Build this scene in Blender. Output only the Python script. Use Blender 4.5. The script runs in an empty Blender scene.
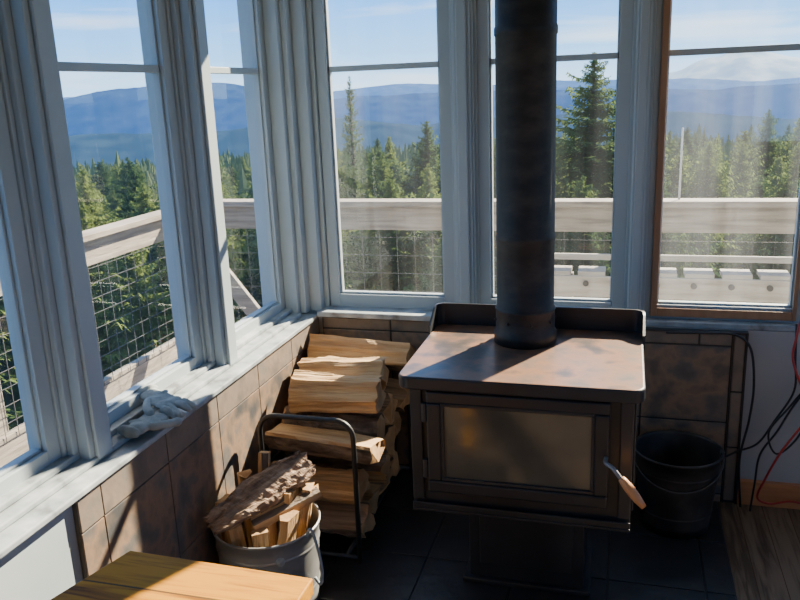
import bpy, bmesh, math, random
from mathutils import Vector, Matrix, Quaternion, noise
random.seed(7)
C=bpy.context.scene.collection
# ------------------------------------------------------------ materials
def newmat(name):
    m=bpy.data.materials.new(name); m.use_nodes=True
    nt=m.node_tree; nt.nodes.clear()
    o=nt.nodes.new("ShaderNodeOutputMaterial")
    return m,nt,o
def ramp(nt,fac,stops):
    r=nt.nodes.new("ShaderNodeValToRGB"); el=r.color_ramp.elements
    while len(el)<len(stops): el.new(0.5)
    for e,(p,c) in zip(el,stops): e.position=p; e.color=(*c,1)
    nt.links.new(fac,r.inputs[0]); return r.outputs[0]
def pmat(name,cols,scale=4,rough=.6,metal=0,bump=0,bscale=None,stretch=(1,1,1),detail=6,spec=.5,bdist=.01,rvar=0):
    m,nt,o=newmat(name)
    b=nt.nodes.new("ShaderNodeBsdfPrincipled"); nt.links.new(b.outputs[0],o.inputs[0])
    tc=nt.nodes.new("ShaderNodeTexCoord"); mp=nt.nodes.new("ShaderNodeMapping"); mp.inputs['Scale'].default_value=stretch
    nt.links.new(tc.outputs['Object'],mp.inputs[0])
    n=nt.nodes.new("ShaderNodeTexNoise"); n.inputs['Scale'].default_value=scale; n.inputs['Detail'].default_value=detail
    nt.links.new(mp.outputs[0],n.inputs[0])
    k=len(cols); stops=[(.3+.4*i/(k-1) if k>1 else .5,c) for i,c in enumerate(cols)]
    if k==1: stops=[(0,cols[0]),(1,cols[0])]
    nt.links.new(ramp(nt,n.outputs[0],stops),b.inputs['Base Color'])
    b.inputs['Roughness'].default_value=rough; b.inputs['Metallic'].default_value=metal
    b.inputs['Specular IOR Level'].default_value=spec
    if rvar:
        mr=nt.nodes.new("ShaderNodeMapRange"); mr.inputs[3].default_value=rough-rvar; mr.inputs[4].default_value=rough+rvar
        nt.links.new(n.outputs[0],mr.inputs[0]); nt.links.new(mr.outputs[0],b.inputs['Roughness'])
    if bump:
        n2=nt.nodes.new("ShaderNodeTexNoise"); n2.inputs['Scale'].default_value=bscale or scale*3; n2.inputs['Detail'].default_value=5
        nt.links.new(mp.outputs[0],n2.inputs[0])
        bp=nt.nodes.new("ShaderNodeBump"); bp.inputs[0].default_value=bump; bp.inputs[1].default_value=bdist
        nt.links.new(n2.outputs[0],bp.inputs['Height']); nt.links.new(bp.outputs[0],b.inputs['Normal'])
    return m
M={}
M['paint']=pmat('blue_grey_trim_paint',[(.31,.365,.395),(.36,.415,.445)],2,.5)
M['wallblue']=pmat('blue_grey_wall_paint',[(.27,.32,.35),(.33,.38,.41)],3,.6)
M['sill']=pmat('worn_grey_paint',[(.12,.13,.13),(.25,.285,.30),(.32,.355,.37),(.43,.46,.465)],14,.5,bump=.15,bscale=30,bdist=.003)
M['wall']=pmat('grey_wall',[(.35,.34,.32),(.41,.40,.38)],3,.7)
M['ceil']=pmat('ceiling_paint',[(.4,.4,.4),(.46,.46,.46)],3,.8)
M['inner']=pmat('dark_unseen_boards',[(.13,.09,.06),(.19,.135,.09)],3,.6)  # unseen right and front walls, kept dark to lower bounce light
M['orange']=pmat('brown_stained_wood',[(.26,.135,.07),(.36,.20,.11)],5,.45,stretch=(6,6,1),bump=.1)
M['orangeh']=pmat('orange_stained_base',[(.42,.16,.06),(.58,.26,.10)],5,.45,stretch=(1,6,6),bump=.1)
M['tile']=pmat('slate_tile',[(.065,.065,.066),(.125,.10,.080),(.225,.15,.10),(.12,.108,.098),(.08,.078,.076)],10,.42,bump=.4,bscale=18,bdist=.006)
M['tile2']=pmat('border_slate_tile',[(.11,.10,.09),(.20,.155,.12),(.15,.137,.122)],12,.42,bump=.4,bscale=18,bdist=.006)
M['grout']=pmat('grout',[(.08,.074,.067),(.11,.10,.09)],20,.9)
M['hearth']=pmat('dark_hearth_slate',[(.008,.009,.010),(.022,.022,.024),(.016,.014,.013)],5,.36,bump=.3,bscale=14,rvar=.1)
M['stove']=pmat('black_stove_steel',[(.009,.010,.012),(.018,.020,.024)],9,.42,bump=.08,bscale=120,bdist=.002,rvar=.08)
M['stovetop']=pmat('rusty_stove_top',[(.042,.037,.035),(.085,.062,.051),(.21,.108,.060),(.15,.09,.062),(.068,.056,.050)],8,.36,bump=.2,bscale=70,bdist=.002,rvar=.12,metal=.1)
M['pipe']=pmat('sooty_flue_pipe',[(.006,.006,.006),(.015,.014,.013),(.036,.031,.026)],11,.55,bump=.35,bscale=40,bdist=.003,rvar=.12,spec=.32,stretch=(1,1,2.2))
M['dglass']=pmat('sooty_stove_glass',[(.045,.042,.030),(.085,.075,.053),(.11,.096,.070)],3.5,.12)
M['metal']=pmat('galvanised_metal',[(.22,.22,.22),(.36,.36,.355)],9,.42,metal=.4,rvar=.1)
M['dull']=pmat('dull_wire',[(.05,.05,.05),(.09,.088,.085)],9,.55,metal=.3)
M['blackmetal']=pmat('black_rack_steel',[(.015,.015,.016),(.03,.03,.03)],9,.45)
M['bucket']=pmat('sooty_bucket_steel',[(.007,.007,.008),(.024,.022,.020),(.05,.044,.038)],10,.55,metal=.1,rvar=.12,bump=.4,bscale=12)
M['bark']=pmat('log_bark',[(.06,.042,.03),(.16,.115,.082),(.29,.23,.17)],18,.9,stretch=(.5,2,2),bump=1,bscale=30,bdist=.02)
M['bark2']=pmat('rough_thick_bark',[(.10,.062,.04),(.28,.18,.115),(.44,.31,.21)],24,.9,stretch=(.35,2.5,2),bump=1,bscale=45,bdist=.015)
M['split']=pmat('split_firewood',[(.34,.18,.07),(.56,.34,.15),(.68,.46,.23)],14,.7,stretch=(.25,3.5,3.5),bump=.8,bscale=28,bdist=.012)
M['splitdark']=pmat('aged_firewood',[(.18,.11,.06),(.32,.205,.12),(.44,.30,.185)],14,.75,stretch=(.25,3.5,3.5),bump=.8,bscale=28,bdist=.012)
M['endg']=pmat('log_end_grain',[(.32,.17,.07),(.54,.33,.15)],14,.8,bump=.4,bscale=40)
M['grip']=pmat('wooden_grip',[(.48,.19,.06),(.62,.29,.11)],12,.4)
M['glove']=pmat('grey_glove_knit',[(.18,.20,.19),(.29,.315,.30),(.36,.385,.365)],22,.95,bump=.5,bscale=150,bdist=.003)
M['cordb']=pmat('black_cord',[(.012,.012,.014)],4,.5)
M['cordr']=pmat('red_cord',[(.42,.035,.025)],4,.5)
M['rope']=pmat('grey_blue_rope',[(.22,.26,.30),(.32,.37,.42)],30,.7)
M['deckw']=pmat('weathered_grey_wood',[(.16,.135,.11),(.26,.225,.185),(.33,.295,.25)],8,.8,stretch=(.4,.4,5),bump=.3)
M['deckp']=pmat('weathered_pale_board',[(.24,.22,.19),(.34,.315,.28),(.39,.365,.33)],8,.8,stretch=(.4,.4,5),bump=.3)
M['wire']=pmat('wire',[(.05,.05,.05),(.09,.09,.09)],20,.6)
M['mast']=pmat('pale_mast',[(.45,.47,.5)],3,.5)
M['trunk']=pmat('tree_trunk',[(.10,.075,.055),(.18,.14,.11)],6,.9)
M['ground']=pmat('forest_floor',[(.025,.038,.018),(.045,.065,.03)],.1,1)
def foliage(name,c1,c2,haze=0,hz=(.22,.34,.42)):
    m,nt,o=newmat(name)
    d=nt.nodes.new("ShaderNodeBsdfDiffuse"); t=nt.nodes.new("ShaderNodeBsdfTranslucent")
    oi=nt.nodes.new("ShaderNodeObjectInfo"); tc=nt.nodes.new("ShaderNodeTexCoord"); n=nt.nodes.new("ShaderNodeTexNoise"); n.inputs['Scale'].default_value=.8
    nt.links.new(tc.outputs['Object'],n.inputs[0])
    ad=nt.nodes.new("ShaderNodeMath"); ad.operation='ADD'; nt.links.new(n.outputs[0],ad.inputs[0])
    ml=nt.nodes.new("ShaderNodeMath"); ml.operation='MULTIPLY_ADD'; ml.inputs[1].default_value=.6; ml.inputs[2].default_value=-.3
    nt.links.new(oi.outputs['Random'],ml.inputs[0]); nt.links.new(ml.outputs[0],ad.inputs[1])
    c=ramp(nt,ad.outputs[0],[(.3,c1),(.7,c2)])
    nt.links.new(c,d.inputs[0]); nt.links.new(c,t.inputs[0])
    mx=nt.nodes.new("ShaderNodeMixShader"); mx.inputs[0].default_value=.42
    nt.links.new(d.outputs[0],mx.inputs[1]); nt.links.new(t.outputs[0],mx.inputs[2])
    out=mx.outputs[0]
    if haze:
        e=nt.nodes.new("ShaderNodeEmission"); e.inputs[0].default_value=(*hz,1); e.inputs[1].default_value=haze  # faint emission paints air haze into the needle colour
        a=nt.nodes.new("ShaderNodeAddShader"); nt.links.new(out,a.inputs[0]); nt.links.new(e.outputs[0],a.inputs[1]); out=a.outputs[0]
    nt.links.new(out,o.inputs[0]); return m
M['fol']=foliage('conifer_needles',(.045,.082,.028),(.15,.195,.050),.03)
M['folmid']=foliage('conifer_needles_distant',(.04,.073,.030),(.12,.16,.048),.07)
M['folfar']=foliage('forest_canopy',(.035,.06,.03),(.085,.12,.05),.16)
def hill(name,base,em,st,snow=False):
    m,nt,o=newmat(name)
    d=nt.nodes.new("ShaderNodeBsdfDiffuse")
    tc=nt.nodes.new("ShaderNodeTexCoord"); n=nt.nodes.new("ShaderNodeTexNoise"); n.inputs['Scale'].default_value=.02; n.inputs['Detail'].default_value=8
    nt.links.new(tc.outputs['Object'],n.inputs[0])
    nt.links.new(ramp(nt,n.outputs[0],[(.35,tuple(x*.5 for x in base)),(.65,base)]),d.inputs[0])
    e=nt.nodes.new("ShaderNodeEmission"); e.inputs[0].default_value=(*em,1); e.inputs[1].default_value=st  # emission paints the blue haze of distance onto the slopes
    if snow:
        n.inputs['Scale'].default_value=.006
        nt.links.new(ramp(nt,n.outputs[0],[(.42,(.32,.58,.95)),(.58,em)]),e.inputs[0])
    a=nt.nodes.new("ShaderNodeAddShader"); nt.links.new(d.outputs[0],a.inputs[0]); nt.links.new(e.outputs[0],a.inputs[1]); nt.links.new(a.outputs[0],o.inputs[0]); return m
def glassmat(name,dirt):
    m,nt,o=newmat(name)
    t=nt.nodes.new("ShaderNodeBsdfTransparent"); t.inputs[0].default_value=(.97,.985,.985,1)
    g=nt.nodes.new("ShaderNodeBsdfGlossy"); g.inputs['Roughness'].default_value=.01
    lw=nt.nodes.new("ShaderNodeLayerWeight"); lw.inputs[0].default_value=.5
    pw=nt.nodes.new("ShaderNodeMath"); pw.operation='POWER'; pw.inputs[1].default_value=5; nt.links.new(lw.outputs['Facing'],pw.inputs[0])
    fr=nt.nodes.new("ShaderNodeMath"); fr.operation='MULTIPLY_ADD'; fr.inputs[1].default_value=.9; fr.inputs[2].default_value=.045; nt.links.new(pw.outputs[0],fr.inputs[0])
    mx=nt.nodes.new("ShaderNodeMixShader"); nt.links.new(fr.outputs[0],mx.inputs[0]); nt.links.new(t.outputs[0],mx.inputs[1]); nt.links.new(g.outputs[0],mx.inputs[2])
    tl=nt.nodes.new("ShaderNodeBsdfTranslucent"); tl.inputs[0].default_value=(.85,.9,.95,1)
    tc=nt.nodes.new("ShaderNodeTexCoord"); n=nt.nodes.new("ShaderNodeTexNoise"); n.inputs['Scale'].default_value=3; n.inputs['Detail'].default_value=4
    mp=nt.nodes.new("ShaderNodeMapping"); mp.inputs['Scale'].default_value=(4,4,.15); nt.links.new(tc.outputs['Object'],mp.inputs[0]); nt.links.new(mp.outputs[0],n.inputs[0])
    mr=nt.nodes.new("ShaderNodeMapRange"); mr.inputs[1].default_value=.35; mr.inputs[2].default_value=.7; mr.inputs[3].default_value=dirt*.3; mr.inputs[4].default_value=dirt*2.1
    nt.links.new(n.outputs[0],mr.inputs[0])
    m2=nt.nodes.new("ShaderNodeMixShader"); nt.links.new(mr.outputs[0],m2.inputs[0]); nt.links.new(mx.outputs[0],m2.inputs[1]); nt.links.new(tl.outputs[0],m2.inputs[2])
    nt.links.new(m2.outputs[0],o.inputs[0]); return m
M['glass']=glassmat('window_glass',.009)
M['glassd']=glassmat('dusty_window_glass',.018)
def plankmat(name,cols,width,axis,rough=.5,gap=.02):
    m,nt,o=newmat(name)
    b=nt.nodes.new("ShaderNodeBsdfPrincipled"); nt.links.new(b.outputs[0],o.inputs[0]); b.inputs['Roughness'].default_value=rough; b.inputs['Specular IOR Level'].default_value=.2
    tc=nt.nodes.new("ShaderNodeTexCoord"); sp=nt.nodes.new("ShaderNodeSeparateXYZ"); nt.links.new(tc.outputs['Object'],sp.inputs[0])
    dv=nt.nodes.new("ShaderNodeMath"); dv.operation='DIVIDE'; dv.inputs[1].default_value=width; nt.links.new(sp.outputs[axis],dv.inputs[0])
    fl=nt.nodes.new("ShaderNodeMath"); fl.operation='FLOOR'; nt.links.new(dv.outputs[0],fl.inputs[0])
    fc=nt.nodes.new("ShaderNodeMath"); fc.operation='FRACT'; nt.links.new(dv.outputs[0],fc.inputs[0])
    wn=nt.nodes.new("ShaderNodeTexWhiteNoise"); wn.noise_dimensions='1D'; nt.links.new(fl.outputs[0],wn.inputs['W'])
    mp=nt.nodes.new("ShaderNodeMapping"); s=[20,20,20]; s[1-axis]=1.6; mp.inputs['Scale'].default_value=s; nt.links.new(tc.outputs['Object'],mp.inputs[0])
    n=nt.nodes.new("ShaderNodeTexNoise"); n.inputs['Scale'].default_value=2.2; n.inputs['Detail'].default_value=7; n.inputs['Distortion'].default_value=1.2; nt.links.new(mp.outputs[0],n.inputs[0])
    ma=nt.nodes.new("ShaderNodeMath"); ma.operation='MULTIPLY_ADD'; ma.inputs[1].default_value=.2; nt.links.new(wn.outputs[0],ma.inputs[0]); nt.links.new(n.outputs[0],ma.inputs[2])
    k=len(cols); c=ramp(nt,ma.outputs[0],[(.44+.26*i/(k-1),cc) for i,cc in enumerate(cols)])
    lt=nt.nodes.new("ShaderNodeMath"); lt.operation='LESS_THAN'; lt.inputs[1].default_value=gap; nt.links.new(fc.outputs[0],lt.inputs[0])
    mx=nt.nodes.new("ShaderNodeMix"); mx.data_type='RGBA'; nt.links.new(lt.outputs[0],mx.inputs[0]); nt.links.new(c,mx.inputs[6]); mx.inputs[7].default_value=(.08,.04,.012,1)
    nt.links.new(mx.outputs[2],b.inputs['Base Color']); return m
M['table']=plankmat('table_planks',[(.13,.040,.001),(.34,.135,.003),(.46,.20,.005)],.115,1,.6,.04)
M['floor']=plankmat('floor_planks',[(.09,.06,.038),(.16,.11,.07),(.21,.15,.10)],.09,0,.5,.03)
M['deck']=plankmat('deck_planks',[(.22,.18,.15),(.34,.29,.24)],.14,1,.8,.05)
# ------------------------------------------------------------ helpers
def box(bm,a,b,mi=0):
    x0,y0,z0=a; x1,y1,z1=b
    v=[bm.verts.new(p) for p in ((x0,y0,z0),(x1,y0,z0),(x1,y1,z0),(x0,y1,z0),(x0,y0,z1),(x1,y0,z1),(x1,y1,z1),(x0,y1,z1))]
    for f in ((3,2,1,0),(4,5,6,7),(0,1,5,4),(1,2,6,5),(2,3,7,6),(3,0,4,7)):
        fc=bm.faces.new([v[i] for i in f]); fc.material_index=mi
def mk(name,bm,mats,parent=None,bevel=0,smooth=False,loc=None,seg=2):
    bmesh.ops.recalc_face_normals(bm,faces=bm.faces[:])
    me=bpy.data.meshes.new(name); bm.to_mesh(me); bm.free()
    for m in (mats if isinstance(mats,list) else [mats]): me.materials.append(m)
    if smooth:
        for p in me.polygons: p.use_smooth=True
    o=bpy.data.objects.new(name,me); C.objects.link(o)
    if loc: o.location=loc
    if parent: o.parent=parent
    if bevel:
        b=o.modifiers.new("b",'BEVEL'); b.width=bevel; b.segments=seg; b.limit_method='ANGLE'; b.angle_limit=.7
    return o
def mkbox(name,a,b,mat,parent=None,bevel=.003):
    bm=bmesh.new(); box(bm,a,b); return mk(name,bm,mat,parent,bevel)
def empty(name,label,cat,loc=(0,0,0),group=None):
    o=bpy.data.objects.new(name,None); o.empty_display_size=.1; o.location=loc; C.objects.link(o)
    tag(o,label,cat,group); return o
def tag(o,label,cat,group=None,kind=None):
    o["label"]=label; o["category"]=cat
    if group: o["group"]=group
    if kind: o["kind"]=kind
def st(o): o["kind"]="structure"; return o
def tubepath(bm,pts,r,n=8,closed=False):
    pts=[Vector(p) for p in pts]; rings=[]; N=len(pts)
    up=None
    for i,p in enumerate(pts):
        a=pts[(i-1)%N] if (i>0 or closed) else p; b=pts[(i+1)%N] if (i<N-1 or closed) else p
        t=(b-a).normalized()
        if up is None: up=t.orthogonal().normalized()
        up=(up-t*up.dot(t)).normalized(); s=t.cross(up)
        rr=r[i] if isinstance(r,(list,tuple)) else r
        rings.append([bm.verts.new(p+(up*math.cos(2*math.pi*k/n)+s*math.sin(2*math.pi*k/n))*rr) for k in range(n)])
    for i in range(N-1+(1 if closed else 0)):
        A=rings[i]; B=rings[(i+1)%N]
        for k in range(n): bm.faces.new((A[k],A[(k+1)%n],B[(k+1)%n],B[k]))
    if not closed:
        bm.faces.new(rings[0][::-1]); bm.faces.new(rings[-1])
def smoothpts(pts,k=8):
    P=[Vector(p) for p in pts]; out=[]
    for i in range(len(P)-1):
        p0=P[max(i-1,0)];p1=P[i];p2=P[i+1];p3=P[min(i+2,len(P)-1)]
        for j in range(k):
            t=j/k; out.append(.5*((2*p1)+(p2-p0)*t+(2*p0-5*p1+4*p2-p3)*t*t+(3*p1-p0-3*p2+p3)*t**3))
    out.append(P[-1]); return out
def lathe(bm,prof,c=(0,0,0),n=40,mi=0,capb=False,capt=False):
    rings=[]
    for r,z in prof:
        rings.append([bm.verts.new((c[0]+r*math.cos(2*math.pi*k/n),c[1]+r*math.sin(2*math.pi*k/n),c[2]+z)) for k in range(n)])
    for i in range(len(rings)-1):
        for k in range(n):
            f=bm.faces.new((rings[i][k],rings[i][(k+1)%n],rings[i+1][(k+1)%n],rings[i+1][k])); f.material_index=mi
    if capb: bm.faces.new(rings[0][::-1])
    if capt: bm.faces.new(rings[-1])
# ------------------------------------------------------------ room shell
XL=-1.382; YB=3.104; ZG=.771; ZT=1.69; ZTOP=2.32; CE=2.48
XR=2.7; YF=-1.9
def mapL(u,v,z): return (XL+v,u,z)
def mapB(u,v,z): return (u,YB-v,z)
def ubox(bm,mp,u0,u1,v0,v1,z0,z1,mi=0):
    a=mp(u0,v0,z0); b=mp(u1,v1,z1)
    box(bm,[min(p,q) for p,q in zip(a,b)],[max(p,q) for p,q in zip(a,b)],mi)
wn=[0]
def window(mp,u0,u1,wood=False,dusty=False):
    wn[0]+=1
    bm=bmesh.new(); s=.044
    ubox(bm,mp,u0-s,u0,-.025,.028,.715,ZTOP+.04); ubox(bm,mp,u1,u1+s,-.025,.028,.715,ZTOP+.04)
    ubox(bm,mp,u0,u1,-.025,.028,.715,ZG); ubox(bm,mp,u0,u1,-.025,.028,ZTOP,ZTOP+.04)
    g=.008
    ubox(bm,mp,u0,u0+g,-.012,.014,ZG,ZTOP); ubox(bm,mp,u1-g,u1,-.012,.014,ZG,ZTOP)
    ubox(bm,mp,u0,u1,-.012,.014,ZG,ZG+g)
    ubox(bm,mp,u0,u1,-.014,.014,ZT-.011,ZT+.011)
    w=st(mk("window_%d"%wn[0],bm,M['paint'],None,.002))
    bm=bmesh.new(); a=[mp(u0,0,ZG),mp(u1,0,ZG),mp(u1,0,ZTOP),mp(u0,0,ZTOP)]
    bm.faces.new([bm.verts.new(p) for p in a]); mk("glass",bm,M['glassd'] if dusty else M['glass'],w)
    if wood:
        bm=bmesh.new()
        ubox(bm,mp,u0-.022,u0+.002,.0285,.042,.728,ZTOP+.02); ubox(bm,mp,u1-.002,u1+.012,.0285,.042,.728,ZTOP+.02)
        ubox(bm,mp,u0+.002,u1-.002,.0285,.042,.728,ZG-.010)
        o=mk("casing",bm,M['orange'],w,.002); o["label"]="brown-stained wooden casing"
    return w
tn=[0]
def post(mp,u0,u1,deep=.10):
    tn[0]+=1; bm=bmesh.new()
    w=u1-u0
    ubox(bm,mp,u0,u1,-.07,.036,.71,CE)
    ubox(bm,mp,u0+.012,u1-.012,.036,.055,.71,CE)
    ubox(bm,mp,u0+w*.2,u1-w*.2,.055,deep-.012,.71,CE)
    ubox(bm,mp,u0+w*.32,u1-w*.32,deep-.012,deep,.71,CE)
    return st(mk("trim_%d"%tn[0],bm,M['paint'],None,.003))
LW=[(-1.06,-.62),(-.36,.09),(.33,.78),(1.02,1.49),(1.735,2.21),(2.46,2.90)]
for a,b in LW: window(mapL,a,b)
for i in range(len(LW)-1): post(mapL,LW[i][1]+.044,LW[i+1][0]-.044)
BW=[(-1.159,-.703),(-.512,-.04),(.125,.600),(.79,1.26),(1.45,1.92),(2.1,2.5)]
for i,(a,b) in enumerate(BW): window(mapB,a,b,wood=(i==2),dusty=(i==2))
for i in range(len(BW)-1): post(mapB,BW[i][1]+.044,BW[i+1][0]-.044,.082)
tn[0]+=1; bm=bmesh.new()
box(bm,(-1.46,2.945,.71),(-1.30,3.18,CE)); box(bm,(-1.46,3.06,.71),(-1.204,3.18,CE)); box(bm,(-1.31,2.975,.71),(-1.275,3.07,CE)); box(bm,(-1.28,3.02,.71),(-1.225,3.07,CE))
st(mk("trim_%d"%tn[0],bm,M['paint'],None,.003))
# sills
tn[0]+=1; bm=bmesh.new(); box(bm,(-1.47,YF,.685),(-1.23,3.0,.702)); box(bm,(-1.47,YF,.702),(-1.285,2.95,.718)); box(bm,(-1.47,YF,.718),(-1.325,2.95,.736))
st(mk("trim_%d"%tn[0],bm,M['sill'],None,.004))
tn[0]+=1; bm=bmesh.new(); box(bm,(-1.23,2.975,.695),(-.05,3.19,.718)); box(bm,(-.05,3.031,.695),(XR,3.19,.718))
st(mk("trim_%d"%tn[0],bm,M['sill'],None,.004))
# walls
TY=1.43   # the slate wainscot starts here; plain painted wall before it
st(mkbox("wall_left",(-1.47,YF,0),(-1.256,3.19,.685),M['wallblue'],bevel=0))
st(mkbox("wall_back",(-1.25,3.03,0),(XR,3.19,.695),M['wall'],bevel=0))
bm=bmesh.new(); box(bm,(-1.47,YF,ZTOP+.04),(-1.33,3.19,CE+.02)); st(mk("wall_left_header",bm,M['paint']))
bm=bmesh.new(); box(bm,(-1.33,3.05,ZTOP+.04),(XR,3.19,CE+.02)); st(mk("wall_back_header",bm,M['paint']))
bm=bmesh.new(); box(bm,(XR,YF,0),(XR+.15,3.19,1.0)); box(bm,(XR,YF,ZTOP-.3),(XR+.15,3.19,CE+.02))
for k in range(5): box(bm,(XR,YF+k*1.2,1.0),(XR+.15,YF+.29+k*1.2,ZTOP-.3))
st(mk("wall_right",bm,M['inner']))
bm=bmesh.new(); box(bm,(-1.47,YF-.15,0),(XR+.15,YF,1.0)); box(bm,(-1.47,YF-.15,ZTOP-.3),(XR+.15,YF,CE+.02))
box(bm,(-1.47,YF-.15,1.0),(1.1,YF,ZTOP-.3)); box(bm,(2.5,YF-.15,1.0),(XR+.15,YF,ZTOP-.3))
st(mk("wall_front",bm,M['inner']))  # unseen wall, mostly closed up to cut fill light and glass reflections
st(mkbox("ceiling",(-1.5,YF-.2,CE+.02),(XR+.2,3.2,CE+.12),M['ceil'],bevel=0))
st(mkbox("floor",(-1.47,YF-.15,-.1),(XR+.15,3.19,0),M['floor'],bevel=0))
# hearth
bm=bmesh.new(); ts=.305
for i in range(6):
    for j in range(5):
        x0=-1.235+i*ts; y0=2.995-(j+1)*ts
        x1=min(x0+ts-.006,.375)
        if x1>x0+.01: box(bm,(x0,y0,.0),(x1,y0+ts-.006,.012))
box(bm,(-1.24,1.47,0),(.38,3.0,.008))
tn[0]+=1; st(mk("trim_%d"%tn[0],bm,M['hearth'],None,.002))
def tiles_left(y0,y1):
    bm=bmesh.new(); y=y1; T=.30
    while y>y0+.02:
        ys=max(y-T,y0)
        for za,zb in ((.290,.588),(.0,.286)): box(bm,(-1.2505,ys+.002,za),(-1.240,y-.002,zb))
        box(bm,(-1.2505,ys+.002,.593),(-1.239,y-.002,.683),1)
        y-=T
    box(bm,(-1.2562,y0,0),(-1.2445,y1,.684),2)
    return bm
tn[0]+=1; st(mk("trim_%d"%tn[0],tiles_left(TY,3.02),[M['tile'],M['tile2'],M['grout']],None,.001))
tn[0]+=1; bm=bmesh.new()
yb=3.03; yf=3.008
x=-1.22
while x<.38:
    x1=min(x+.30,.395)
    box(bm,(x+.003,yf,.64),(x1-.003,yb,.685),1); x+=.30
for xa,xb in ((-1.22,-.92),(-.92,-.62),(-.62,-.3),(-.3,.08),(.08,.395)):
    for z0,z1 in ((0,.03),(.036,.33),(.336,.634)): box(bm,(xa+.003,yf,z0),(xb-.003,yb,z1))
for k in range(3): box(bm,(.402,yf,.01+k*.226),(.440,yb,.01+k*.226+.22),1)
st(mk("trim_%d"%tn[0],bm,[M['tile'],M['tile2']],None,.003))
tn[0]+=1; bm=bmesh.new(); box(bm,(-1.23,3.002,.688),(.448,3.03,.693)); box(bm,(.443,3.002,0),(.448,3.03,.688)); box(bm,(.397,3.004,0),(.401,3.03,.687)); box(bm,(-1.22,3.012,0),(.443,3.03,.687))
st(mk("trim_%d"%tn[0],bm,M['blackmetal']))
st(mkbox("baseboard_back",(.452,3.005,0),(XR,3.03,.098),M['orangeh']))
# ------------------------------------------------------------ stove
S=empty("wood_stove","black steel wood-burning stove with rusty top and tall flue pipe","stove",(-.28,2.36,.012))
IV=Matrix.Translation((.28,-2.36,-.012))
def P(o):
    o.parent=S; o.matrix_parent_inverse=IV; return o
bm=bmesh.new()
box(bm,(-.60,2.135,.35),(.042,2.57,.765))
box(bm,(-.607,2.15,.40),(-.60,2.55,.75)); box(bm,(.042,2.15,.40),(.049,2.55,.75))
P(mk("body",bm,M['stove'],None,.008,seg=3))
bm=bmesh.new()
box(bm,(-.60,2.115,.35),(.042,2.14,.360)); box(bm,(-.60,2.115,.360),(.042,2.121,.38))
P(mk("ash_lip",bm,M['stove'],None,.003))
for x0 in (-.60,.006): P(mkbox("front_column",(x0,2.124,.385),(x0+.036,2.137,.756),M['stove'],None,.004))
def rrect(x0,y0,x1,y1,r,n=6):
    out=[]
    for cx,cy,a0 in ((x1-r,y1-r,0),(x0+r,y1-r,90),(x0+r,y0+r,180),(x1-r,y0+r,270)):
        for k in range(n+1):
            a=math.radians(a0+90*k/n); out.append((cx+r*math.cos(a),cy+r*math.sin(a)))
    return out
bm=bmesh.new(); pr=rrect(-.625,2.075,.068,2.615,.035)
lo=[bm.verts.new((x,y,.760)) for x,y in pr]; hi=[bm.verts.new((x,y,.80)) for x,y in pr]
bm.faces.new(lo[::-1]); bm.faces.new(hi)
for i in range(len(pr)):
    f=bm.faces.new((lo[i],lo[(i+1)%len(pr)],hi[(i+1)%len(pr)],hi[i])); f.material_index=1
o=P(mk("top_plate",bm,[M['stovetop'],M['stove']],None,.006,seg=3)); o["label"]="rust-patched steel top plate"
bm=bmesh.new(); path=[(-.630,2.50),(-.630,2.58)]+[(-.595-.035*math.cos(a),2.585+.035*math.sin(a)) for a in [math.radians(t) for t in (15,30,45,60,75,90)]]
path+=[(.038+.035*math.sin(a),2.585+.035*math.cos(a)) for a in [math.radians(t) for t in (0,15,30,45,60,75)]]+[(.073,2.58),(.073,2.50)]
n=len(path); H=[]
for i,(x,y) in enumerate(path):
    h=.875
    if y<2.6: h=.80+.075*max(0,min(1,(y-2.49)/.11))**.5
    H.append(h)
c=Vector((-.28,2.3))
vs=[]
for (x,y),h in zip(path,H):
    d=(c-Vector((x,y))).normalized()*.009
    vs.append([bm.verts.new(p) for p in ((x,y,.775),(x,y,h),(x+d.x,y+d.y,h),(x+d.x,y+d.y,.775))])
for i in range(n-1):
    for k in range(4): bm.faces.new((vs[i][k],vs[i][(k+1)%4],vs[i+1][(k+1)%4],vs[i+1][k]))
bm.faces.new(vs[0]); bm.faces.new(vs[-1][::-1])
P(mk("back_rail",bm,M['stove']))
D=bpy.data.objects.new("door",None); C.objects.link(D); P(D)
def PD(o): o.parent=D; return o
bm=bmesh.new(); dx0,dx1,dz0,dz1=-.545,-.022,.425,.748; fy0,fy1=2.100,2.132
gx0,gx1,gz0,gz1=-.504,-.062,.463,.711
box(bm,(dx0,fy0,dz0),(dx1,fy1,gz0)); box(bm,(dx0,fy0,gz1),(dx1,fy1,dz1)); box(bm,(dx0,fy0,gz0),(gx0,fy1,gz1)); box(bm,(gx1,fy0,gz0),(dx1,fy1,gz1))
PD(mk("door_frame",bm,M['stove'],None,.006,seg=3))
bm=bmesh.new(); g=.010
for a,b in (((gx0,2.106,gz0),(gx1,2.114,gz0+g)),((gx0,2.106,gz1-g),(gx1,2.114,gz1)),((gx0,2.106,gz0+g),(gx0+g,2.114,gz1-g)),((gx1-g,2.106,gz0+g),(gx1,2.114,gz1-g))): box(bm,a,b)
PD(mk("glass_retainer",bm,M['blackmetal'],None,.002))
o=PD(mkbox("door_glass",(gx0+.002,2.114,gz0+.002),(gx1-.002,2.120,gz1-.002),M['dglass'],None,0)); o["label"]="soot-tinted ceramic glass"
for z in (.50,.68):
    bm=bmesh.new(); lathe(bm,[(.009,-.03),(.009,.03)],(-.553,2.108,z),16,0,True,True); PD(mk("hinge",bm,M['stove'],None,.002))
bm=bmesh.new(); tubepath(bm,smoothpts([(-.03,2.10,.585),(-.03,2.07,.585),(-.010,2.05,.58),(.012,2.04,.556)],5),.006,10)
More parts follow.
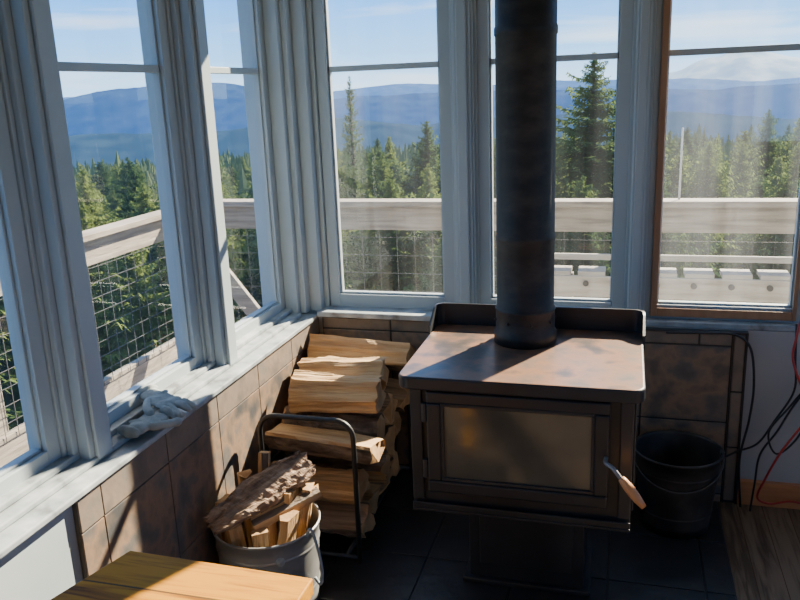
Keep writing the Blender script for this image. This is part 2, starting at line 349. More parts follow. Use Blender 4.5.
PD(mk("latch_rod",bm,M['metal'],None,0,True))
bm=bmesh.new(); A=Vector((.012,2.04,.558)); B=Vector((.074,2.012,.492)); L=[]; R=[]
for k in range(9):
    t=k/8; L.append(A.lerp(B,t)); R.append(.007+.007*math.sin(math.pi*min(1,t*.85+.12)))
tubepath(bm,L,R,14); o=PD(mk("handle_grip",bm,M['grip'],None,0,True)); o["label"]="turned orange-brown wooden grip"
bm=bmesh.new(); box(bm,(-.46,2.29,0.012),(-.09,2.52,.352)); box(bm,(-.48,2.27,0.012),(-.07,2.54,.03)); box(bm,(-.425,2.283,.08),(-.125,2.291,.30)); box(bm,(-.29,2.275,.27),(-.26,2.284,.29))
P(mk("pedestal",bm,M['stove'],None,.004))
bm=bmesh.new(); pc=(-.30,2.47,0)
prof=[(.088,.80),(.100,.80),(.100,.835),(.094,.845),(.094,.905),(.0965,.91),(.094,.915),(.0905,.92),(.0905,1.13),(.0920,1.135),(.0920,1.145),(.0905,1.15),(.0905,1.74),(.0935,1.745),(.0935,1.765),(.0905,1.77),(.0905,CE+.02)]
lathe(bm,prof,pc,48)
for k in range(8):
    a=k*math.pi/4+.3; bmesh.ops.create_uvsphere(bm,u_segments=8,v_segments=5,radius=.005,matrix=Matrix.Translation((pc[0]+.095*math.cos(a),pc[1]+.095*math.sin(a),.875)))
o=P(mk("flue_pipe",bm,M['pipe'],None,0,True)); 
# ------------------------------------------------------------ buckets
def bucket(name,label,c,rt,rb,h,mat,cat,rim=.006,t=.003):
    e=empty(name,label,cat,c)
    bm=bmesh.new()
    prof=[(rb*.02,0.006),(rb-.004,.006),(rb,.0)]
    for k in range(1,9): prof.append((rb+(rt-rb)*k/8,h*k/8))
    prof+= [(rt+rim,h+.001),(rt+rim,h+.009),(rt,h+.010)]
    for k in range(8,0,-1): prof.append((rb+(rt-rb)*k/8-t,h*k/8))
    prof+=[(rb-t-.002,.012),(rb*.02,.012)]
    lathe(bm,prof,(0,0,0),44,0,True,True)
    for z in (.25,.8):
        r=rb+(rt-rb)*z; lathe(bm,[(r,h*z-.006),(r+.003,h*z),(r,h*z+.006)],(0,0,0),44)
    mk("bucket_body",bm,mat,e,0,True)
    return e
b=bucket("ash_bucket","black metal ash bucket beside the stove",(.210,2.80,.012),.150,.120,.29,M['bucket'],"bucket")
bm=bmesh.new(); tubepath(bm,[(-.157*math.cos(math.radians(a)),-.172*math.sin(math.radians(a))*math.cos(.55),.285-.172*math.sin(math.radians(a))*math.sin(.55)) for a in range(0,181,9)],.003,8); mk("bail_handle",bm,M['dull'],b,0,True)
for x in (.144,-.158): mkbox("ear",(x,-.015,.25),(x+.014,.015,.30),M['blackmetal'],b,.003)
# ------------------------------------------------------------ firewood
def logmesh(name,L,r,kind,seed,split='split'):
    rnd=random.Random(seed); bm=bmesh.new()
    def dense(pts,m=4):
        out=[]
        for i,(y,z,b_) in enumerate(pts):
            y2,z2,b2=pts[(i+1)%len(pts)]
            mm=m if math.hypot(y2-y,z2-z)>r*.5 else 1
            for q in range(mm): t=q/mm; out.append((y+(y2-y)*t,z+(z2-z)*t,b_ if q==0 else min(b_,b2)))
        return out
    if kind=='round':
        cs=[(r*.88*math.cos(2*math.pi*k/16)*rnd.uniform(.94,1.05),r*.84*math.sin(2*math.pi*k/16),1) for k in range(16)]
    elif kind=='half':
        cs=[(r*1.05*math.cos(math.pi+math.pi*k/7),r*.95*math.sin(math.pi+math.pi*k/7)+r*.35,1) for k in range(8)]
        cs+=[(r*1.0,r*.42,0),(-r*1.0,r*.5,0)]; cs=dense(cs)
    elif kind=='ridge':
        cs=[(r*1.15*math.cos(math.radians(200+140*k/6)),r*.9*math.sin(math.radians(200+140*k/6))+r*.1,1) for k in range(7)]
        cs+=[(r*.95,-r*.1,0),(r*rnd.uniform(-.25,.3),r*.85,0),(-r*.98,-r*.1,0)]; cs=dense(cs)
    elif kind=='barktop':
        cs=[(r*1.05*math.cos(math.radians(15+150*k/7)),r*.95*math.sin(math.radians(15+150*k/7))-r*.15,1) for k in range(8)]
        cs+=[(-r*.35,-r*.85,0),(r*.5,-r*.75,0)]; cs=dense(cs)
    elif kind=='front':
        cs=dense([(-r*.95,-r*.75,0),(-r*1.0,-r*.05,0),(-r*.35,r*.8,0),(r*.4,r*.82,1),(r*.95,r*.2,1),(r*.9,-r*.7,0)],4)
    else:
        cs=dense([(r*.9,-r*.7,0),(r*.98,r*.3,1),(r*.6,r*.75,1),(-r*.55,r*.78,0),(-r*.95,-r*.1,0),(-r*.75,-r*.78,0)])
    NS=18; rings=[]; off=rnd.uniform(0,100); tpr=rnd.uniform(-.6,.6)
    for i in range(NS+1):
        x=-L/2+L*i/NS; ring=[]
        tw=1+.06*noise.noise(Vector((x*4+off,0,0)))+tpr*x
        for j,(y,z,b_) in enumerate(cs):
            nz=noise.noise(Vector((x*2+off,y*45,z*45)))*.15+noise.noise(Vector((x*9+off,y*150,z*150)))*(.11 if not b_ else .2)
            if b_: nz+=.12*noise.noise(Vector((x*40+off,y*60,z*60)))
            sk=(1+nz)*tw
            xe=x+((noise.noise(Vector((y*35+off,z*35,i)))*.028+noise.noise(Vector((y*130+off,z*130,i)))*.016) if i in(0,NS) else 0)
            ring.append(bm.verts.new((xe,y*sk,z*sk+noise.noise(Vector((x*3+off,0,5)))*r*.12)))
        rings.append(ring)
    n=len(cs)
    for i in range(NS):
        for j in range(n):
            f=bm.faces.new((rings[i][j],rings[i][(j+1)%n],rings[i+1][(j+1)%n],rings[i+1][j])); f.material_index=0 if (cs[j][2] and cs[(j+1)%n][2]) else 1
    f=bm.faces.new(rings[0]); f.material_index=2; f=bm.faces.new(rings[-1][::-1]); f.material_index=2
    bmesh.ops.recalc_face_normals(bm,faces=bm.faces[:])
    me=bpy.data.meshes.new(name); bm.to_mesh(me); bm.free()
    for m in (M['bark'],M[split],M['endg']): me.materials.append(m)
    return me
kinds=['ridge','barktop','half','round','front','block','ridge','barktop','ridge','front','half','barktop','round']
NV=len(kinds)
variants=[(k_,logmesh("firewood_log",[.40,.34,.41,.33,.37][s%5],[.080,.070,.078,.072][s%4],k_,s,'split' if s%3 else 'splitdark')) for s,k_ in enumerate(kinds)]
big=logmesh("firewood_log",.42,.092,'ridge',31); bigh=logmesh("firewood_log",.38,.082,'front',33)
lab={'front':"split log with its pale split face toward the room",'ridge':"wedge-split log showing pale yellow wood in the stack",'half':"half-split log with bark underside in the stack",'block':"chunky squared split log in the stack",'round':"small round log with rough bark in the stack",'barktop':"split log with grey bark on top in the stack"}
rows=[(2.415,3,.142),(2.57,4,.140),(2.73,4,.145),(2.89,4,.158)]
k=0
for y,nl,dzl in rows:
    for l in range(nl):
        kd,v=variants[(k*5)%NV]; 
        if l==nl-1 and y>2.85: kd,v='ridge',big
        elif l==nl-1 and y>2.7: kd,v='front',bigh
        o=bpy.data.objects.new("firewood_log",v); C.objects.link(o)
        o.location=(-1.03+random.uniform(-.02,.05)+(-.01 if l==0 else 0),y+random.uniform(-.012,.012),.108+l*dzl+random.uniform(-.006,.006))
        s=random.uniform(.86,1.03); o.scale=(random.uniform(.84,.98),s,s)
        flip=(k%2 and kd in('half','round','barktop'))
        o.rotation_euler=(random.uniform(-.6,.6) if l<nl-1 else random.uniform(-.15,.15),random.uniform(-.07,.07),random.uniform(-.12,.12)+(math.pi if flip else 0))
        tag(o,lab[kd],"firewood","stacked firewood logs"); k+=1
R=empty("log_rack","black steel hoop rack holding the firewood","log rack",(-1.02,2.65,.012))
def hoop(y,x0,x1,zt,r=.06):
    pts=[(x0,y,.0)]
    for a in range(0,91,15): pts.append((x0+r-r*math.cos(math.radians(a)),y,zt-r+r*math.sin(math.radians(a))))
    for a in range(0,91,15): pts.append((x1-r+r*math.sin(math.radians(a)),y,zt-r+r*math.cos(math.radians(a))))
    pts.append((x1,y,.0)); return [(p[0]+1.02,p[1]-2.65,p[2]) for p in pts]
bm=bmesh.new(); tubepath(bm,hoop(2.30,-1.19,-.85,.53),.009,10); mk("hoop",bm,M['blackmetal'],R,0,True)
bm=bmesh.new(); tubepath(bm,hoop(2.99,-1.19,-.85,.53),.008,10); mk("hoop",bm,M['blackmetal'],R,0,True)
for x in (-1.14,-.90):
    bm=bmesh.new(); tubepath(bm,[(x+1.02,-.35,.02),(x+1.02,.34,.02)],.009,10); mk("base_rail",bm,M['blackmetal'],R,0,True)
for y in (2.30,2.99):
    bm=bmesh.new(); tubepath(bm,[(-1.19+1.02,y-2.65,.02),(-.85+1.02,y-2.65,.02)],.008,8); mk("cross_bar",bm,M['blackmetal'],R,0,True)
# ------------------------------------------------------------ kindling bucket
kc=(-1.068,2.055,.012)
HB=.275; DZ=-.02
kb=bucket("kindling_bucket","shallow galvanised metal bucket full of kindling and bark",kc,.166,.150,HB,M['metal'],"bucket",rim=.005)
bm=bmesh.new(); tubepath(bm,smoothpts([(.160,-.06,HB),(.176,-.06,HB+.03),(.190,-.05,HB-.04),(.195,-.04,HB-.12),(.183,-.03,HB-.18),(.165,-.03,HB-.16)],5),.005,8); o=mk("rope_handle",bm,M['rope'],kb,0,True); o["label"]="grey-blue rope handle"
bm=bmesh.new(); lathe(bm,[(.001,0),(.014,0),(.014,.004),(.001,.005)],(0,0,0),20); o=mk("sticker",bm,M['sill'],kb,0,True); o.location=(.100,-.130,HB-.05); o.rotation_euler=(1.45,0,.66)  # round silver sticker on the bucket side
def stick(name,a,b,w,h,seed,label,cat="kindling",group="kindling sticks in the bucket",mats=None,N=7,rough=.2,roll=0):
    rnd=random.Random(seed); a=Vector(a); b=Vector(b); L=(b-a).length; bm=bmesh.new()
    cs=[(-w,-h*.6),(w*rnd.uniform(.6,1),-h),(w,h*rnd.uniform(.1,.7)),(rnd.uniform(-.3,.3)*w,h),(-w*.9,h*.5)]
    if N>10:
        cs=[(w*math.cos(a_),h*math.copysign(abs(math.sin(a_))**.5,math.sin(a_))) for a_ in [2*math.pi*k/28 for k in range(28)]]
    nc=len(cs); rings=[]
    for i in range(N+1):
        x=L*i/N; tp=1
        if N>10: tp=(.70+.45*min(1,(i/N)*2.2))*(1 if i/N<.8 else 1-(i/N-.8)*1.2)
        rings.append([bm.verts.new((x+(noise.noise(Vector((y*60,seed,i)))*.03 if i in (0,N) else 0),y*tp*(1+.22*noise.noise(Vector((x*14,math.copysign(3,y),1)))),z+h*rough*noise.noise(Vector((x*18,y*80,seed+3)))*(1 if z>0 else .4)+h*rough*.6*noise.noise(Vector((x*60,y*180,seed+9))))) for y,z in cs])
    for i in range(N):
        for j in range(nc):
            f=bm.faces.new((rings[i][j],rings[i][(j+1)%nc],rings[i+1][(j+1)%nc],rings[i+1][j])); f.material_index=0 if j!=3 else 1
    bm.faces.new(rings[0]).material_index=2; bm.faces.new(rings[-1]).material_index=2
    o=mk(name,bm,mats or [M['split'],M['bark'],M['endg']])
    d=(b-a).normalized(); o.rotation_mode='QUATERNION'
    o.rotation_quaternion=d.to_track_quat('X','Z')@Quaternion((1,0,0),roll); o.location=a
    tag(o,label,cat,group); return o
K=[((-.03,.02,.03),(-.035,.09,.49),.018),((.04,-.05,.03),(.10,-.05,.36),.034),((.06,.04,.03),(.12,.06,.40),.030),((-.09,-.03,.03),(-.122,-.03,.38),.030),((0,.08,.03),(.05,.11,.42),.024),
   ((-.05,-.08,.03),(-.065,-.11,.34),.030),((.0,-.08,.03),(.03,-.115,.33),.026),((-.08,.06,.03),(-.105,.08,.41),.024),((.0,-.01,.03),(.01,.0,.36),.030),((.06,-.0,.03),(.085,.0,.41),.02)]
for i,(a,b_,w_) in enumerate(K):
    e_=(b_[0],b_[1],b_[2]+DZ)
    stick("kindling_stick",[kc[j]+a[j] for j in range(3)],[kc[j]+e_[j] for j in range(3)],w_,w_*.8,i+20,"split pine kindling piece standing in the metal bucket")
stick("kindling_stick",(kc[0]+.0,kc[1]-.10,.33),(kc[0]+.155,kc[1]+.07,.375),.026,.020,60,"split pine kindling piece lying across the metal bucket")
stick("bark_slab",(-1.17,1.885,.36),(-.965,2.17,.45),.056,.013,77,"thick rough bark slab lying across the kindling","bark",None,[M['bark2']]*3,N=60,rough=.9,roll=.35)
# ------------------------------------------------------------ table
T=empty("side_table","honey-coloured plank-top wooden table catching sunlight","table",(-.8,.9,0))
bm=bmesh.new(); tp=[(-.965,1.245),(-.555,1.235),(-.56,.55),(-1.17,.55)]
lo=[bm.verts.new((x+.8,y-.9,.665)) for x,y in tp]; hi=[bm.verts.new((x+.8,y-.9,.70)) for x,y in tp]
bm.faces.new(lo); bm.faces.new(hi)
for i in range(4): bm.faces.new((lo[i],lo[(i+1)%4],hi[(i+1)%4],hi[i]))
mk("table_top",bm,M['table'],T,.003,seg=2)
for x,y in ((-.93,1.18),(-.61,1.18),(-.61,.61),(-1.08,.61)):
    bm=bmesh.new(); box(bm,(x-.02+.8,y-.02-.9,0),(x+.02+.8,y+.02-.9,.665)); mk("leg",bm,M['table'],T,.003)
bm=bmesh.new(); box(bm,(-.14,.27,.58),(.2,.29,.664)); mk("apron",bm,M['table'],T,.003)
# ------------------------------------------------------------ gloves
def glove(loc,rot,label,sd):
    rnd=random.Random(sd); bm=bmesh.new()
    def ell(c,r,rz=0):
        bmesh.ops.create_uvsphere(bm,u_segments=20,v_segments=12,radius=1,matrix=Matrix.Translation(c)@Matrix.Rotation(rz,4,'Z')@Matrix.Diagonal((*r,1)))
    ell((.045,0,.015),(.050,.040,.014)); ell((.08,.002,.015),(.030,.044,.013)); ell((.005,0,.016),(.034,.034,.015)); ell((-.022,.003,.018),(.014,.040,.018)); ell((.055,-.008,.022),(.034,.012,.008),.4); ell((.03,.018,.022),(.010,.028,.009),.3)
    for k,y in enumerate((-.036,-.012,.012,.035)):
        l=(.040,.050,.048,.038)[k]; bend=rnd.uniform(-.15,.15); cz=rnd.uniform(.0,.008); pts=[]
        for q in range(6):
            t=q/5; a=y*7*.5+bend*t
            pts.append((.100+l*t*math.cos(a),y+l*t*math.sin(a),.014+cz*math.sin(math.pi*min(1,t*1.1))-.003*t))
        tubepath(bm,pts,[.0115,.0118,.0115,.011,.0105,.0095],12)
        ell(pts[-1],(.0095,.0095,.008))
    pts=[(.03,-.03,.016),(.048,-.052,.017),(.070,-.066,.015),(.092,-.072,.012)]; tubepath(bm,smoothpts(pts,3),.012,12); ell(pts[-1],(.011,.011,.010))
    o=mk("work_glove",bm,M['glove'],None,0,True)
    rm=o.modifiers.new("r",'REMESH'); rm.mode='VOXEL'; rm.voxel_size=.0022; rm.use_smooth_shade=True
    sm=o.modifiers.new("s",'SMOOTH'); sm.iterations=2
    tx=bpy.data.textures.new("w",'CLOUDS'); tx.noise_scale=.03
    d=o.modifiers.new("d",'DISPLACE'); d.texture=tx; d.strength=.005; d.mid_level=.5
    o.location=loc; o.rotation_euler=rot; tag(o,label,"glove","work gloves on the sill"); return o
glove((-1.272,1.73,.715),(0,.0,1.40),"grey knit work glove crumpled on the window sill",1)
glove((-1.335,1.91,.742),(0.0,.12,-.35),"grey knit work glove folded over the other glove",2)
# ------------------------------------------------------------ cords
def cord(name,pts,r,mat,label):
    bm=bmesh.new(); tubepath(bm,smoothpts(pts,8),r,8); o=mk(name,bm,mat,None,0,True); tag(o,label,"cord"); return o
cord("power_cord",[(.16,2.985,.688),(.30,2.985,.692),(.40,2.985,.69),(.455,2.98,.64),(.475,2.98,.5),(.468,2.98,.36),(.445,2.975,.2),(.46,2.97,.01)],.0045,M['cordb'],"thin black cord running down beside the tile panel")
cord("power_cord",[(.60,2.985,.74),(.60,2.955,.62),(.605,2.95,.50),(.55,2.95,.38),(.50,2.96,.28),(.43,2.96,.24),(.36,2.95,.20)],.004,M['cordb'],"black cord drooping from the window to the bucket")
cord("power_cord",[(.70,2.95,.60),(.61,2.945,.45),(.56,2.945,.34),(.51,2.95,.24),(.50,2.95,.12),(.49,2.94,.01)],.004,M['cordb'],"thin black cord hanging beside the tile panel")
cord("power_cord",[(.66,2.98,.52),(.59,2.935,.44),(.53,2.93,.34),(.56,2.925,.26),(.62,2.925,.32),(.66,2.93,.42)],.0038,M['cordb'],"black cord hanging in a loose loop on the wall")
cord("extension_cord",[(.615,2.985,.775),(.595,2.945,.70),(.59,2.94,.62),(.625,2.92,.52),(.67,2.92,.42)],.0042,M['cordr'],"red extension cord hanging against the grey wall")
cord("extension_cord",[(.70,2.98,.46),(.63,2.91,.38),(.57,2.91,.27),(.53,2.93,.15),(.515,2.96,.06),(.56,2.965,.035),(.64,2.97,.05),(.74,2.965,.03)],.0042,M['cordr'],"red extension cord curving down along the orange baseboard")
# ------------------------------------------------------------ outside deck
bm=bmesh.new(); box(bm,(-2.62,3.2,-.14),(3.6,4.2,-.10)); box(bm,(-2.62,-2.4,-.14),(-1.48,3.2,-.10)); box(bm,(2.87,-2.4,-.14),(3.6,3.2,-.10))
o=mk("deck",bm,M['deck']); tag(o,"weathered plank walkway around the cabin","deck")
RL=empty("deck_railing","weathered grey timber railing with wire mesh infill","railing",(0,4.09,-.1))
def PR(o,e): o.parent=e; o.matrix_parent_inverse=Matrix.Translation(-e.location); return o
PR(mkbox("top_rail",(-2.56,4.07,.87),(3.5,4.11,1.0),M['deckw']),RL)
PR(mkbox("rail_cap",(-2.58,4.03,1.0),(3.5,4.15,1.03),M['deckw']),RL)
PR(mkbox("bottom_rail",(-2.56,4.07,.12),(3.5,4.11,.22),M['deckw']),RL)
for x in (-2.52,.02,1.6,3.4): PR(mkbox("post",(x-.045,4.11,-.1),(x+.045,4.19,.999),M['deckw']),RL)
bm=bmesh.new(); 
A=Vector((-2.42,4.04,.84)); Bv=Vector((-1.85,4.04,.10))
dv=(Bv-A).normalized(); s=Vector((-dv.z,0,dv.x))*.045
vv=[bm.verts.new(p) for p in (A+s,A-s,Bv-s,Bv+s)]; w2=[bm.verts.new(v.co+Vector((0,.028,0))) for v in vv]
bm.faces.new(vv); bm.faces.new(w2[::-1])
for i in range(4): bm.faces.new((vv[i],vv[(i+1)%4],w2[(i+1)%4],w2[i]))
PR(mk("brace",bm,M['deckw']),RL)
def wires(mp,u0,u1,z0,z1,du,dz,t=.0012):
    bm=bmesh.new(); u=u0
    while u<u1: a=mp(u,z0); b=mp(u,z1); box(bm,(a[0]-t,a[1]-t,z0),(a[0]+t,a[1]+t,z1)); u+=du
    z=z0
    while z<z1:
        a=mp(u0,z); b=mp(u1,z); box(bm,(min(a[0],b[0])-t,min(a[1],b[1])-t,z-t),(max(a[0],b[0])+t,max(a[1],b[1])+t,z+t)); z+=dz
    return bm
PR(mk("wire_mesh",wires(lambda u,z:(u,4.115,z),-2.5,3.4,.22,.87,.1,.1,.0009),M['wire']),RL)
RS=empty("deck_railing","weathered grey timber side railing with wire mesh infill","railing",(-2.5,1.0,-.1))
PR(mkbox("top_rail",(-2.54,-2.3,.83),(-2.50,4.02,.96),M['deckw']),RS)
PR(mkbox("rail_cap",(-2.57,-2.3,.96),(-2.46,4.02,.99),M['deckw']),RS)
PR(mkbox("bottom_rail",(-2.54,-2.3,.10),(-2.50,4.02,.24),M['deckw']),RS)
for y in (-2.2,-.6,1.1,2.55): PR(mkbox("post",(-2.62,y-.045,-.1),(-2.54,y+.045,.959),M['deckw']),RS)
PR(mk("wire_mesh",wires(lambda u,z:(-2.495,u,z),-2.2,4.0,.22,.83,.075,.075),M['wire']),RS)
BN=empty("deck_bench","pale slatted bench with dark bolts along the railing","bench",(1.2,4.0,-.1))
PR(mkbox("back_board",(-.40,3.98,.745),(2.8,4.0,.775),M['deckp']),BN)
PR(mkbox("front_board",(-.40,3.86,.585),(2.8,3.88,.69),M['deckp']),BN)
x=-.38
bm=bmesh.new()
while x<2.75: box(bm,(x,3.87,.69),(x+.13,4.0,.71)); x+=.165
PR(mk("seat_slats",bm,M['deckp']),BN)
x=-.34
while x<1.2:
    bm=bmesh.new(); lathe(bm,[(.002,-.012),(.014,-.012),(.014,0),(.002,0)],(0,0,0),12,0,True,True)
    bmesh.ops.transform(bm,matrix=Matrix.Translation((x,3.86,.655))@Matrix.Rotation(math.radians(-90),4,'X'),verts=bm.verts[:])
    PR(mk("bolt",bm,M['blackmetal']),BN); x+=.165
for x in (-.3,.75,1.8,2.7): PR(mkbox("leg",(x,3.90,-.1),(x+.06,3.96,.69),M['deckw']),BN)
bm=bmesh.new(); lathe(bm,[(.005,1.03),(.005,1.37),(.002,1.375)],(.25,4.1,0),10,0,True,True); o=mk("antenna_mast",bm,M['mast'],None,0,True); tag(o,"thin pale pole standing on the deck railing","pole")
# ------------------------------------------------------------ conifers
def conifer(h,seed,dens=1.0,sparse=False):
    rnd=random.Random(seed); nl=int(h*6.5*dens); base=h*.06
    W=h*.19*(.5 if sparse else 1); V=[];F=[]
    ph=rnd.uniform(0,6)
    for i in range(nl):
        t=(i/(nl-1))**.85; z=base+(h-base)*t; R=W*((1-t)**.64)*(1+.18*math.sin(z*1.7+ph))*rnd.uniform(.45,1.2)+.06
        nb=rnd.randint(11,14) if not sparse else rnd.randint(6,9)
        a0=rnd.uniform(0,6.28)
        for b in range(nb):
            a=a0+2*math.pi*b/nb+rnd.uniform(-.3,.3); Lb=R*rnd.uniform(.5,1.25)*(1+.2*math.sin(a*2+ph+z*.4)); dr=Lb*(rnd.uniform(.05,.45)-.6*t)
            d=Vector((math.cos(a),math.sin(a),0)); s=Vector((-d.y,d.x,0)); zz=z+rnd.uniform(-.2,.2)
            npair=13
            for k in range(npair):
                u=(k+.2)/npair; u2=min(1.02,u+.085)
                c=d*Lb*u+Vector((0,0,zz-dr*u*u)); tip=d*Lb*u2+Vector((0,0,zz-dr*u2*u2-.02*Lb+rnd.uniform(-.03,.03)))
                wd=Lb*.20*(1-u*.7)+.04
                for sg in (-1,1):
                    q=d*Lb*(u+.12)+s*sg*wd*rnd.uniform(.6,1.3)+Vector((0,0,zz-dr*u*u-wd*.35+rnd.uniform(-.12,.06)))
                    n_=len(V); V+=[c,q,tip]; F.append((n_,n_+1,n_+2))
    me=bpy.data.meshes.new("foliage"); me.from_pydata([tuple(v) for v in V],[],F); return me
def trunkm(h):
    bm=bmesh.new(); lathe(bm,[(h*.014,-1),(h*.011,h*.4),(h*.004,h*.9),(.01,h)],(0,0,0),8); me=bpy.data.meshes.new("trunk"); bm.to_mesh(me); bm.free(); me.materials.append(M['trunk']); return me
FV=[conifer(14,s,1.0) for s in range(4)]+[conifer(14,9,.9,True)]
for m in FV: m.materials.append(M['fol'])
FM=[]
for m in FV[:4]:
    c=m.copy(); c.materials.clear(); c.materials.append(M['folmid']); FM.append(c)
TM=trunkm(14)
def gz(D): return -13-.065*D
def tree(x,y,top,v,near=True,wid=1.0):
    D=math.hypot(x,y); g=gz(D); h=max(8,top-g); s=h/14
    if near:
        e=empty("conifer_tree","slender evergreen tree rising above the forest" if v==4 else "bushy sunlit evergreen tree near the railing","tree",(x,y,top-h))
        f=bpy.data.objects.new("foliage",FV[v]); C.objects.link(f); f.parent=e
        t=bpy.data.objects.new("trunk",TM); C.objects.link(t); t.parent=e
    else:
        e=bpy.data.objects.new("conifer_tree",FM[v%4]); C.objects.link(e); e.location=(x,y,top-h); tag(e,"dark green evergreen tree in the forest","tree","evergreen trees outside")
    e["group"]="evergreen trees outside"
    e.scale=(s*wid,s*wid,s); e.rotation_euler=(0,0,random.uniform(0,6.28))
tree(-10.4,30,1.95,4,True,.85); tree(-1.15,28,2.3,1,True,1.5); tree(-2.9,30,.3,3,True,1.25); tree(-7.37,30,.3,2,True,.9); tree(6.1,40,-.1,0,True,1.0); tree(7.6,41,-.4,1,True,1.1)
tree(4.9,38,-.8,2,True,1.0); tree(3.6,36,-.9,4,True,.9); tree(-9.2,31,-.4,3); tree(-3.8,32,-.5,0,True,1.0); tree(1.6,28,-1.2,2); tree(-13.5,24,-.5,1,True,1.1); tree(-15.5,27,-.5,2,True,1.1)
tree(-8.3,27,-.8,0,True,1.1); tree(-6.4,26,-1.0,1,True,1.1); tree(2.8,27,-1.6,3,True,1.1); tree(4.2,28,-1.7,0,True,1.1); tree(-17,25,-.8,3,True,1.2); tree(-11.4,24,-.7,0,True,1.1)
rnd=random.Random(3); cnt=0
while cnt<255:
    az=math.radians(rnd.uniform(-68,18)); 
    D=rnd.choice([rnd.uniform(21,34),rnd.uniform(25,60),rnd.uniform(40,110)])
    x=D*math.sin(az); y=D*math.cos(az)
    if y<8 and x>-14: continue
    top=1.6-D*(rnd.uniform(.064,.115) if D<60 else rnd.uniform(.055,.085)) - (rnd.uniform(.0,2.0) if D<26 else 0)
    tree(x,y,top,rnd.randint(0,3),D<30,rnd.uniform(.95,1.45)); cnt+=1
V=[];F=[]
for i in range(8000):
    az=math.radians(rnd.uniform(-76,24)); D=62*(10**(rnd.random()**.8)); x=D*math.sin(az); y=D*math.cos(az)
    g=gz(D)+noise.noise(Vector((x*.01,y*.01,0)))*D*.012; h=rnd.uniform(8,14)+(rnd.random()<.1)*2; r=h*.21; n=7
    for lv in range(5):
        z0=g+h*(.15+.16*lv); z1=g+h*(.45+.1375*lv); rr=r*(1-.19*lv)
        n_=len(V); V.append((x,y,z1))
        for k in range(n):
            a=2*math.pi*k/n+lv*1.3; q=rnd.uniform(.5,1.35); V.append((x+rr*math.cos(a)*q,y+rr*math.sin(a)*q,z0+rnd.uniform(-.8,.8)))
        for k in range(n): F.append((n_+1+k,n_+1+(k+1)%n,n_))
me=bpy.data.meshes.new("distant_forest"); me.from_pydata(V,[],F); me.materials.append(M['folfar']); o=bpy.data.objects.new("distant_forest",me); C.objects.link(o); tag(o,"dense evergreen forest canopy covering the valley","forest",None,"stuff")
bm=bmesh.new(); rings=[]; 
for D in (3,10,25,50,100,200,400,750,1000):
    rings.append([bm.verts.new((D*math.sin(a),D*math.cos(a),gz(D)+(noise.noise(Vector((D*math.sin(a)*.01,D*math.cos(a)*.01,0)))*D*.012 if D>50 else 0))) for a in [2*math.pi*k/72 for k in range(72)]])
for i in range(len(rings)-1):
    for k in range(72): bm.faces.new((rings[i][k],rings[i][(k+1)%72],rings[i+1][(k+1)%72],rings[i+1][k]))
bm.faces.new(rings[0])
o=mk("hillside_ground",bm,M['ground'],None,0,True); tag(o,"forested slope falling away below the lookout","ground",None,"stuff")
# mountains
def ridge(name,label,R,ef,mat,rough,seed,freq=9):
    bm=bmesh.new(); N=420; rows=[]
    for j,(rr,fz) in enumerate([(1.0,0),(1.08,.35),(1.16,.65),(1.24,.86),(1.3,1.0),(1.5,.6)]):
        row=[]
        for i in range(N+1):
            az=math.radians(-85+125*i/N)
            e=ef(math.degrees(az))+rough*noise.fractal(Vector((az*freq,seed,0)),1,2,6)
            zb=-.12*R; zt=1.6+e*R*1.3; q=R*rr
            z=zb+(zt-zb)*fz+(0 if j in(0,4) else rough*R*1.2*noise.fractal(Vector((az*22,seed+j*.35,3)),1,2,5))
            row.append(bm.verts.new((q*math.sin(az),q*math.cos(az),z)))
        rows.append(row)
    for j in range(5):
        for i in range(N): bm.faces.new((rows[j][i],rows[j][i+1],rows[j+1][i+1],rows[j+1][i]))
    o=mk(name,bm,mat,None,0,True); tag(o,label,"mountain"); return o
def interp(tab):
    def f(a):
        if a<=tab[0][0]: return tab[0][1]
        for (x0,y0),(x1,y1) in zip(tab,tab[1:]):
            if a<=x1: t=(a-x0)/(x1-x0); t=t*t*(3-2*t); return y0+(y1-y0)*t
        return tab[-1][1]
    return f
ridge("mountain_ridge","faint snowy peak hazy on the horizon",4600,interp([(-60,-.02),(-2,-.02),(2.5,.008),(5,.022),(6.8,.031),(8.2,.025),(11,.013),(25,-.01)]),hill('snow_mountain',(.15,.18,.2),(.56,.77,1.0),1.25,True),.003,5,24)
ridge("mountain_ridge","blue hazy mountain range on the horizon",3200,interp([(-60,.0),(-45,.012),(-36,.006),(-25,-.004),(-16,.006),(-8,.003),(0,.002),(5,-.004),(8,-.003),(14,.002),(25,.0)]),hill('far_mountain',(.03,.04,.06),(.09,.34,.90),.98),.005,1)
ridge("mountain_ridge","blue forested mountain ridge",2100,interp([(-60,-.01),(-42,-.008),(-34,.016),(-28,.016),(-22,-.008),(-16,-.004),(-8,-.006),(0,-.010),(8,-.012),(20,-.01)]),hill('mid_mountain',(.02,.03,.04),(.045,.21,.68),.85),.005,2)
ridge("mountain_ridge","dark blue wooded foothill ridge",1250,interp([(-60,-.03),(-45,-.035),(-32,-.038),(-22,-.03),(-12,-.04),(0,-.035),(10,-.045),(20,-.04)]),hill('near_mountain',(.015,.025,.03),(.04,.15,.38),.82),.006,3)
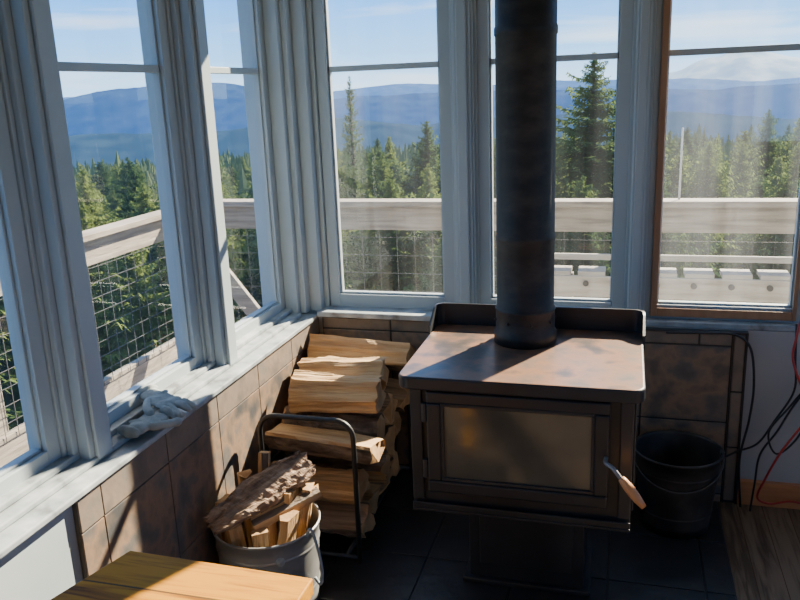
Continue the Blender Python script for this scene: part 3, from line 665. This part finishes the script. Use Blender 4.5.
# ------------------------------------------------------------ light
w=bpy.data.worlds.new("World"); bpy.context.scene.world=w; w.use_nodes=True; nt=w.node_tree; nt.nodes.clear()
out=nt.nodes.new("ShaderNodeOutputWorld"); bg=nt.nodes.new("ShaderNodeBackground"); nt.links.new(bg.outputs[0],out.inputs[0])
tc=nt.nodes.new("ShaderNodeTexCoord"); sp=nt.nodes.new("ShaderNodeSeparateXYZ"); nt.links.new(tc.outputs['Generated'],sp.inputs[0])
sk=ramp(nt,sp.outputs[2],[(0,(.52,.80,1.1)),(.045,(.24,.60,1.08)),(.11,(.09,.40,1.02)),(.4,(.15,.35,.78)),(.8,(.17,.30,.57))])
mp=nt.nodes.new("ShaderNodeMapping"); mp.inputs['Scale'].default_value=(1.6,1.6,14); nt.links.new(tc.outputs['Generated'],mp.inputs[0])
n=nt.nodes.new("ShaderNodeTexNoise"); n.inputs['Scale'].default_value=2; n.inputs['Detail'].default_value=7; n.inputs['Distortion'].default_value=.4; nt.links.new(mp.outputs[0],n.inputs[0])
cf=nt.nodes.new("ShaderNodeMapRange"); cf.inputs[1].default_value=.53; cf.inputs[2].default_value=.80; cf.inputs[4].default_value=.7; nt.links.new(n.outputs[0],cf.inputs[0])
mx=nt.nodes.new("ShaderNodeMix"); mx.data_type='RGBA'; nt.links.new(cf.outputs[0],mx.inputs[0]); nt.links.new(sk,mx.inputs[6]); mx.inputs[7].default_value=(.95,1,1.02,1)
nt.links.new(mx.outputs[2],bg.inputs[0]); bg.inputs[1].default_value=2.8
sun=bpy.data.lights.new("sun",'SUN'); sun.energy=38; sun.angle=.0095; sun.color=(1,.86,.65)
so=bpy.data.objects.new("sun",sun); C.objects.link(so)
d=Vector((.45,.89,math.tan(math.radians(34)))).normalized()
so.rotation_mode='QUATERNION'; so.rotation_quaternion=d.to_track_quat('Z','Y'); so.location=(3,6,6)
# ------------------------------------------------------------ camera
pi_,ro,ya=.2584,-.0397,.2828
fw=Vector((-math.sin(ya)*math.cos(pi_),math.cos(ya)*math.cos(pi_),-math.sin(pi_)))
r0=Vector((math.cos(ya),math.sin(ya),0)); d0=fw.cross(r0)
r=r0*math.cos(ro)-d0*math.sin(ro); dn=fw.cross(r)
cam=bpy.data.cameras.new("camera"); cam.lens=793.9/800*36; cam.sensor_width=36; cam.clip_end=20000; cam.clip_start=.02
co=bpy.data.objects.new("camera",cam); C.objects.link(co)
mt=Matrix((( r.x,-dn.x,-fw.x,0),(r.y,-dn.y,-fw.y,0),(r.z,-dn.z,-fw.z,1.6),(0,0,0,1)))
co.matrix_world=mt; bpy.context.scene.camera=co
